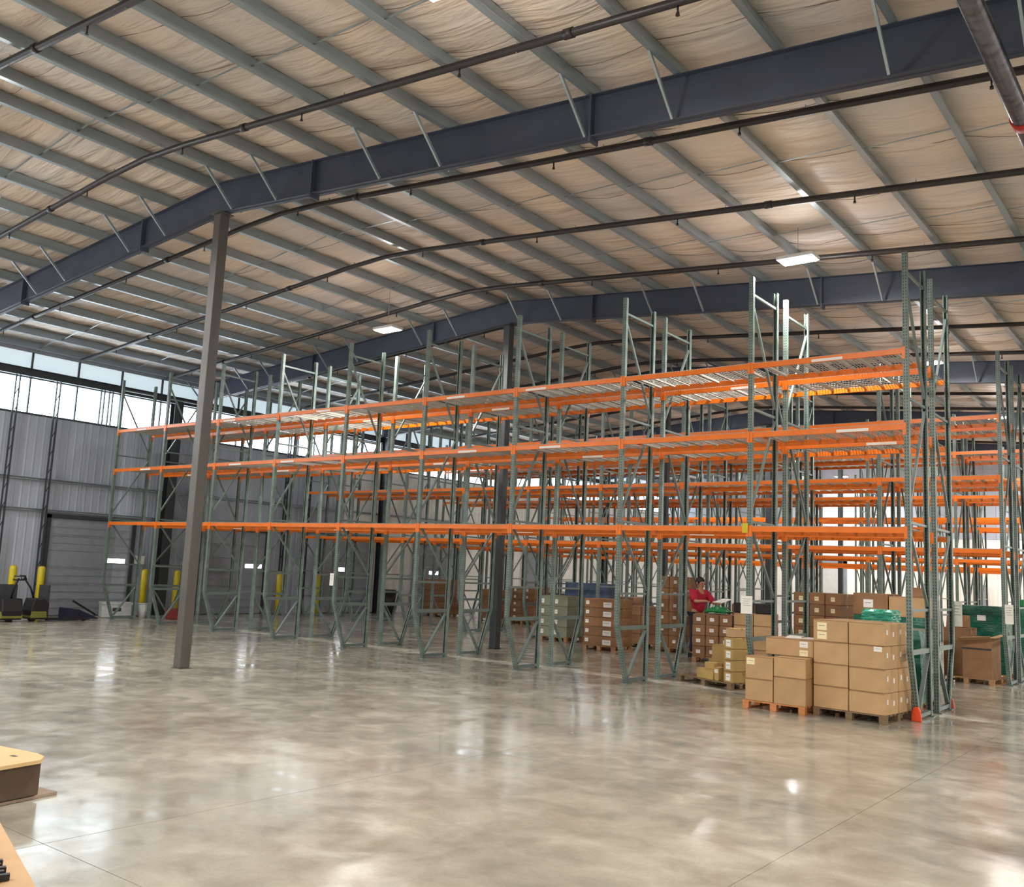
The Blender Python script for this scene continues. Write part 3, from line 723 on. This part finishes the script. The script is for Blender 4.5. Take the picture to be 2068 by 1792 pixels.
carton(-6.5, 20.65, 1.345, .72, .9, .46, 0, 'brown carton with white label on the green load, left one', m_cartondk, [(.3, .35, .2, .17, m_paper)])
carton(-5.76, 20.65, 1.345, .74, .9, .42, 0, 'brown carton with pale top on the green load, right one', m_carton)
carton(-5.45, 20.75, 1.767, .3, .4, .2, 0, 'small dark carton topping the pair on the green load', m_cartondk)
wrapped(-4.95, 16.1, .95, 1.1, 1.15, 0, 'green wrapped load directly behind the nearest end frame')
pallet('p', -4.95, 16.1, .95, 1.1, 0, 'wooden pallet under the green load behind the nearest end frame')
wrapped(-4.95, 16.15, .5, .5, .30, 0, 'pale teal film bundle on the green load behind the tall pile', m_teal, z=1.275)
carton(-6.15, 16.2, .125, .9, .9, .55, 0, 'kraft carton half hidden behind the low pile', m_cartondk)
pallet('p', -6.2, 16.15, 1.0, 1.0, 0, 'wooden pallet half hidden behind the low pile')
# second row end: two big boxes
pallet('p', -5.15, 22.15, 1.12, 1.05, -.12, 'wooden pallet under the big open boxes at the second rack end')
X, Y = loc(-5.15, 22.15, -.12, .02, .25); carton(X, Y, .125, .46, .75, 1.02, -.12, 'tall closed brown box at the second rack end, left one', m_cartondk)
X, Y = loc(-5.15, 22.15, -.12, .50, .0)
ob = MB().box((0, 0, 0), (.58, .6, .01)).box((0, 0, .01), (.58, .012, .86)).box((0, .588, .01), (.58, .6, .86)).box((0, .012, .01), (.012, .588, .86)).box((.568, .012, .01), (.58, .588, .86)).build('open_box', m_cartondk, None, (X, Y, .125), -.12)
tag(ob, 'big open-topped brown box with frayed flaps at the second rack end', 'carton')
MB().bar((.0, -.08, .80), (.58, -.02, .86), .16, .008, (0, .5, 1)).build('flap', m_carton, ob); MB().bar((.60, .05, .86), (.66, .55, .92), .14, .008).build('flap', m_carton, ob)
MB().box((-.002, -.006, .60), (.582, 0, .63)).build('strap', m_dark, ob)
MB().box((.03, .05, .70), (.5, .5, .80)).build('contents', m_cartongr, ob)
for q, (dx, w_, h_) in enumerate(((.03, .22, .22), (.34, .15, .26))):
    X, Y = loc(-5.15, 22.15, -.12, .02 + dx * .8, .4); carton(X, Y, 1.149, w_, .3, h_, -.12, ['small brown carton with white end on the tall box', 'small carton leaning on the tall box'][q], m_cartondk)
pallet('p', -5.15, 24.6 - .95, 1.1, .9, 0, 'wooden pallet under the labelled green load at the second rack end')
wrapped(-5.15, 23.65, 1.1, .9, 1.50, 0, 'dark green wrapped load with white label at the second rack end', lab=(.45, .78))
pallet('p', -5.2, 30.0, 1.2, 1.0, 0, 'wooden pallet under the green loads at the third rack end')
wrapped(-5.2, 30.0, 1.2, 1.0, 1.45, 0, 'dark green wrapped load at the third rack end, by the right edge')
o = bevel(MB().box((0, 0, 0), (.35, .4, .2)).build('plastic_tote', m_greenpl, None, (-5.0, 30.1, 1.575)), .02); tag(o, 'lime green tote on the green load by the right edge', 'tote')
# green crumpled film and blue load
o = empty('film_bundle', (-10.1, 20.85, 1.15)); tag(o, 'crumpled green film lying on the cartons by the person', 'film')
mb = MB(); 
for i in range(9):
    for j in range(7): mb.v.append((i * .07, j * .07, .05 + .10 * abs(math.sin(i * 1.7 + j * 2.3)) * math.sin(math.pi * i / 8) * math.sin(math.pi * j / 6) * 1.6))
for i in range(8):
    for j in range(6): n = i * 7 + j; mb.f.append((n, n + 7, n + 8, n + 1)); mb.sm.append(False)
so = mb.build('film', m_greenpl, o); sd = so.modifiers.new('t', 'SOLIDIFY'); sd.thickness = .04
wrapped(-22.7, 30.9, 1.1, 1.0, 1.0, 0, 'dark blue wrapped load far left between the racks', m_navy, z=.125)
pallet('p', -22.7, 30.9, 1.1, 1.0, 0, 'wooden pallet under the blue load far left')
wrapped(-16.1, 23.7, 1.6, .6, 1.55, 0, 'blue-grey cloth covered load behind the labelled column', m_bluecl)
pallet('p', -16.1, 23.7, 1.6, .6, 0, 'wooden pallet under the blue-grey covered load')
for k, (x, y_, n) in enumerate(((-16.1, 30.2, 5), (-13.6, 30.2, 4), (-11.2, 30.2, 6), (-8.6, 30.2, 5), (-18.6, 30.3, 4), (-7.6, 37.6, 5), (-12.7, 37.6, 5))):
    ds = ['far stack on the third row, %s' % q for q in ('middle', 'right of middle', 'behind the person', 'behind the low pile', 'left')] + ['very far stack on the fourth row, right', 'very far stack on the fourth row, middle']
    ground(x, y_, 1.1, 1.0, 0, 2, n, .26, ds[k], m_cartondk, 'under the ' + ds[k], depth=1, tape=False)

# ================================================================== LEFT: BOLLARDS, PALLET JACKS, BINS
for i, y in enumerate((12.55, 13.35, 16.62, 17.78, 21.95, 23.8)):
    o = empty('bollard', (XL + .62, y, 0)); tag(o, 'yellow safety bollard by the side wall, %s from the left' % ['first', 'second', 'third', 'fourth', 'fifth', 'sixth'][i], 'bollard')
    MB().tube([(0, 0, .01), (0, 0, 1.40), (0, 0, 1.45), (0, 0, 1.47)], .1, 14, radii=[.1, .1, .075, .03]).build('sleeve', m_yellow, o)
    MB().tube([(0, 0, 0), (0, 0, .012)], .16, 14).build('base_plate', m_dark, o)
def jack(x, y, rz, label, seat):
    o = empty('pallet_truck', (x, y, 0), rz); tag(o, label, 'pallet truck')
    for s in (-1, 1):
        f = MB().prism([(0, .07), (1.1, .07), (1.2, .05), (1.2, .03), (0, .03)], s * .2 - .07, s * .2 + .07); f.build('fork', m_black, o)
        MB().tube([(1.05, s * .2 - .05, .04), (1.05, s * .2 + .05, .04)], .04, 10).build('fork_wheel', m_black, o)
    b = bevel(MB().prism([(-.45, .06), (.02, .06), (.02, .5), (-.12, .62), (-.4, .62), (-.48, .3)], -.27, .27).build('motor_body', m_black, o), .03, 2)
    bevel(MB().prism([(-.47, .10), (-.02, .10), (-.05, .28), (-.45, .28)], -.285, .285).build('yellow_skirt', m_olive, o), .02, 2)
    MB().tube([(-.3, 0, .6), (-.42, 0, .9), (-.62, 0, 1.16)], .025, 8).build('tiller', m_black, o)
    MB().tube([(-.62, -.14, 1.12), (-.66, -.14, 1.22), (-.66, .14, 1.22), (-.62, .14, 1.12), (-.62, -.14, 1.12)], .02, 6).build('handle', m_black, o)
    MB().tube([(-.3, -.06, .08), (-.3, .06, .08)], .09, 14).build('drive_wheel', m_black, o)
    MB().box((-.06, -.26, .5), (.0, .26, .98 if seat else .72)).build('load_backrest', m_dark, o)
jack(-26.1, 11.85, 3.14, 'black and yellow electric pallet truck parked nearest the left edge', True)
jack(-26.0, 12.85, 1.57, 'black electric pallet truck with tilted handle beside the bollard', True)
o = empty('dock_plate_lifter', (-26.95, 14.35, 0), 1.5); tag(o, 'low navy wheeled ramp with raised bar beside the pallet truck', 'ramp')
MB().prism([(-.45, .0), (.5, .0), (-.1, .26), (-.45, .30)], -.28, .28).build('wedge', m_navy, o); MB().bar((-.2, 0, .5), (.5, 0, .1), .05, .05).build('lever', m_black, o)
o = bevel(MB().box((-.42, -.3, 0), (.42, .3, .44)).build('white_crate', m_white, None, (-27.05, 15.55, .0), 1.2), .03, 2); tag(o, 'wide white plastic crate by the leftmost rack post', 'crate')
MB().box((-.44, -.32, .40), (.44, .32, .46)).build('rim', m_white, o); MB().box((-.12, -.315, .2), (.12, -.3, .3)).build('handle_slot', m_dark, o)
o = MB().tube([(0, 0, 0), (0, 0, .42)], .15, 18, radii=[.13, .165]).build('bucket', m_white, None, (-26.72, 16.28, .0)); tag(o, 'round white bucket beside the white crate', 'bucket')
MB().tube([(0, 0, .41), (0, 0, .44)], .175, 18).build('rim', m_white, o)
o = MB().box((-.3, -.25, 0), (.3, .25, .3)).build('red_crate', mat('dull_red_plastic', lin(120, 36, 34), .5), None, (-25.9, 17.0, .0), .3); bevel(o, .03, 2); tag(o, 'dull red crate behind the second rack frame from the left', 'crate')
MB().box((-.32, -.27, .27), (.32, .27, .31)).build('rim', MATS['dull_red_plastic'], o)
o = empty('waste_bin', (-26.8, 27.0, 0)); tag(o, 'black bin with lid against the pale wall left of the middle', 'bin')
MB().tube([(0, 0, 0), (0, 0, .9)], .25, 16, radii=[.22, .3]).build('body', m_black, o); MB().tube([(0, 0, .9), (0, 0, .98)], .33, 16, radii=[.33, .26]).build('lid', m_black, o)
o = MB().box((0, 0, 0), (.02, .34, .26)).build('wall_notice', m_paper, None, (XL + .13, 16.5, 1.62)); tag(o, 'pale notice beside the lit door window', 'sign')

# ================================================================== FOREGROUND CARDBOARD
tip = Vector((-7.47, 3.89)); d1 = Vector((-.67, -.10)).normalized(); d2 = Vector((.10, -.44)).normalized()
rz = math.atan2(-d1.y, -d1.x)      # local -x along d1, local -y along d2
o = empty('cardboard_sheet', (tip.x, tip.y, .285), rz); tag(o, 'thick pale cardboard sheet with clipped corner on top of the low stack at left', 'cardboard')
mb = MB(); poly = [(0, -.10), (0, -1.0), (-1.5, -1.0), (-1.5, 0), (-.24, .04), (-.10, 0)]; n = len(poly)
for z in (0, .028): mb.v += [(x, y, z) for x, y in poly]
mb.f += [tuple(range(n))[::-1], tuple(range(n, 2 * n))] + [(i, (i + 1) % n, n + (i + 1) % n, n + i) for i in range(n)]; mb.sm += [False] * (n + 2)
mb.build('board', mat('pale_cardboard', lin(214, 180, 128), .7, noise=.05), o)
MB().box((-.30, -.16, .028), (-.24, -.13, .031)).build('punched_hole', m_dark, o)
o = MB().box((-1.45, -.95, 0), (-.05, -.05, .25)).build('shade_carton', mat('shade_painted_board', lin(92, 74, 60), .8, noise=.2), None, (tip.x, tip.y, .0325), rz); bevel(o, .012, 2); tag(o, 'carton painted shadow brown between the two cardboard sheets at left', 'carton')  # dark brown stands in for the shadow under the upper sheet
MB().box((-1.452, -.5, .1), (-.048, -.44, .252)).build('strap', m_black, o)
o = MB().box((-1.5, -1.0, 0), (.0, .02, .022)).build('cardboard_sheet', mat('grey_cardboard', lin(160, 140, 122), .8, noise=.1), None, (tip.x - .09, tip.y + .10, .002), rz); tag(o, 'thin greyish cardboard sheet on the floor under the dark carton', 'cardboard')
MB().box((-1.5, -1.002, .006), (.0, -.998, .014)).build('fluted_edge', m_dark, o)
# bottom-left corner carton
a = Vector((-5.21, 2.47)); b = Vector((-4.1, 2.13)); d = (b - a).normalized(); rz2 = math.atan2(d.y, d.x)
o = empty('floor_carton', (a.x, a.y, 0), rz2); tag(o, 'big kraft carton cut by the bottom left corner of the picture', 'carton')
mk = mat('kraft_near', lin(196, 158, 116), .7, noise=.08, bump=.05)
bevel(MB().box((-.6, -.9, 0), (1.7, 0, .488)).build('body', mk, o), .01, 2)
MB().box((-.62, -.92, .488), (1.7, .006, .5)).build('lid', mk, o)
o = empty('plastic_comb', (-4.62, 2.19, .5), rz2); tag(o, 'black ribbed plastic strip lying on the corner carton', 'plastic strip')
MB().box((-.5, -.16, 0), (.35, -.04, .035)).build('body', m_black, o)
for k in range(12): MB().box((-.3 + k * .055, -.04, .004), (-.275 + k * .055, .0 + .015 * (k % 2), .03)).build('tooth', m_black, o)

# ================================================================== PERSON
def person(x, y, rz, s=1.12):
    o = empty('person', (x, y, 0), rz); tag(o, 'person in red shirt and dark trousers reaching over cartons with a white sheet', 'person')
    o.scale = (s, s, s)
    # skeleton, facing +x
    J = {'pel': (0, 0, .95, .12), 'spine': (.03, 0, 1.15, .11), 'chest': (.07, 0, 1.34, .12), 'neck': (.10, 0, 1.50, .06), 'chin': (.12, 0, 1.57, .055), 'head': (.12, 0, 1.65, .09), 'crown': (.11, 0, 1.72, .06),
         'shl': (.06, .18, 1.42, .065), 'ell': (.26, .24, 1.22, .045), 'wrl': (.50, .18, 1.22, .03), 'hal': (.57, .17, 1.22, .032),
         'shr': (.06, -.18, 1.42, .065), 'elr': (.26, -.24, 1.24, .045), 'wrr': (.50, -.16, 1.26, .03), 'har': (.57, -.15, 1.26, .032),
         'hil': (0, .09, .90, .1), 'knl': (.03, .11, .50, .062), 'anl': (-.02, .11, .10, .042), 'tol': (.14, .12, .04, .035),
         'hir': (0, -.09, .90, .1), 'knr': (.02, -.11, .50, .062), 'anr': (-.04, -.11, .10, .042), 'tor': (.12, -.12, .04, .035)}
    E = ['pel-spine', 'spine-chest', 'chest-neck', 'neck-chin', 'chin-head', 'head-crown', 'chest-shl', 'shl-ell', 'ell-wrl', 'wrl-hal', 'chest-shr', 'shr-elr', 'elr-wrr', 'wrr-har', 'pel-hil', 'hil-knl', 'knl-anl', 'anl-tol', 'pel-hir', 'hir-knr', 'knr-anr', 'anr-tor']
    def skin(name, keys, edges, mt, grow=0, root=None):
        me = bpy.data.meshes.new(name); idx = {k: i for i, k in enumerate(keys)}
        me.from_pydata([J[k][:3] for k in keys], [(idx[a], idx[b]) for a, b in edges], []); me.materials.append(mt)
        ob = place(name, me, o); sk = ob.modifiers.new('skin', 'SKIN'); sk.use_smooth_shade = True
        for i, k in enumerate(keys):
            v = me.skin_vertices[0].data[i]; r = J[k][3] + grow; v.radius = (r, r); v.use_root = (k == (root or keys[0]))
        sb = ob.modifiers.new('sub', 'SUBSURF'); sb.levels = 1; sb.render_levels = 2
        return ob
    keys = list(J); skin('body', keys, [e.split('-') for e in E], m_skin)
    skin('shirt', ['pel', 'spine', 'chest', 'shl', 'ell', 'shr', 'elr'], [('pel', 'spine'), ('spine', 'chest'), ('chest', 'shl'), ('shl', 'ell'), ('chest', 'shr'), ('shr', 'elr')], m_shirt, .035)
    skin('trousers', ['pel', 'hil', 'knl', 'anl', 'hir', 'knr', 'anr'], [('pel', 'hil'), ('hil', 'knl'), ('knl', 'anl'), ('pel', 'hir'), ('hir', 'knr'), ('knr', 'anr')], m_trouser, .022)
    hm = MB().tube([(.075, 0, 1.64), (.08, 0, 1.69), (.09, 0, 1.74), (.10, 0, 1.785)], .1, 14, radii=[.095, .105, .095, .03]); hm.build('hair', m_hair, o)
    for s_ in (-1, 1):
        MB().tube([(.203, s_ * .035, 1.645), (.212, s_ * .035, 1.645)], .010, 8).build('eye', m_black, o)
        MB().tube([(.11, s_ * .092, 1.62), (.11, s_ * .108, 1.63), (.11, s_ * .104, 1.67)], .014, 6).build('ear', m_skin, o)
        MB().prism([(-.12, 0), (.22, 0), (.2, .06), (.02, .10), (-.1, .10)], s_ * .115 - .05, s_ * .115 + .05).build('shoe', m_black, o)
        for f in range(4):
            yy = s_ * .16 + (f - 1.5) * .019; z = 1.22 if s_ > 0 else 1.26; l = (.055, .066, .062, .048)[f]
            MB().tube([(.585, yy, z), (.60 + l * .5, yy, z - .004), (.60 + l, yy, z - .022)], .009, 6, radii=[.010, .009, .007]).build('finger', m_skin, o)
        MB().tube([(.56, s_ * .13, z), (.585, s_ * .108, z - .01), (.61, s_ * .105, z - .02)], .010, 6).build('thumb', m_skin, o)
    MB().prism([(.205, 1.62), (.228, 1.60), (.205, 1.59)], -.012, .012).build('nose', m_skin, o); MB().box((.196, -.022, 1.565), (.204, .022, 1.572)).build('mouth', m_shirt, o)
    return o
person(-10.72, 21.78, -.5)
o = MB().box((-.02, -.15, 0), (.34, .15, .012)).build('paper_sheet', m_paper, None, (-9.96, 21.36, 1.44), -.5); o.rotation_euler.x = .3; tag(o, 'white sheet held out by the person in red', 'paper')
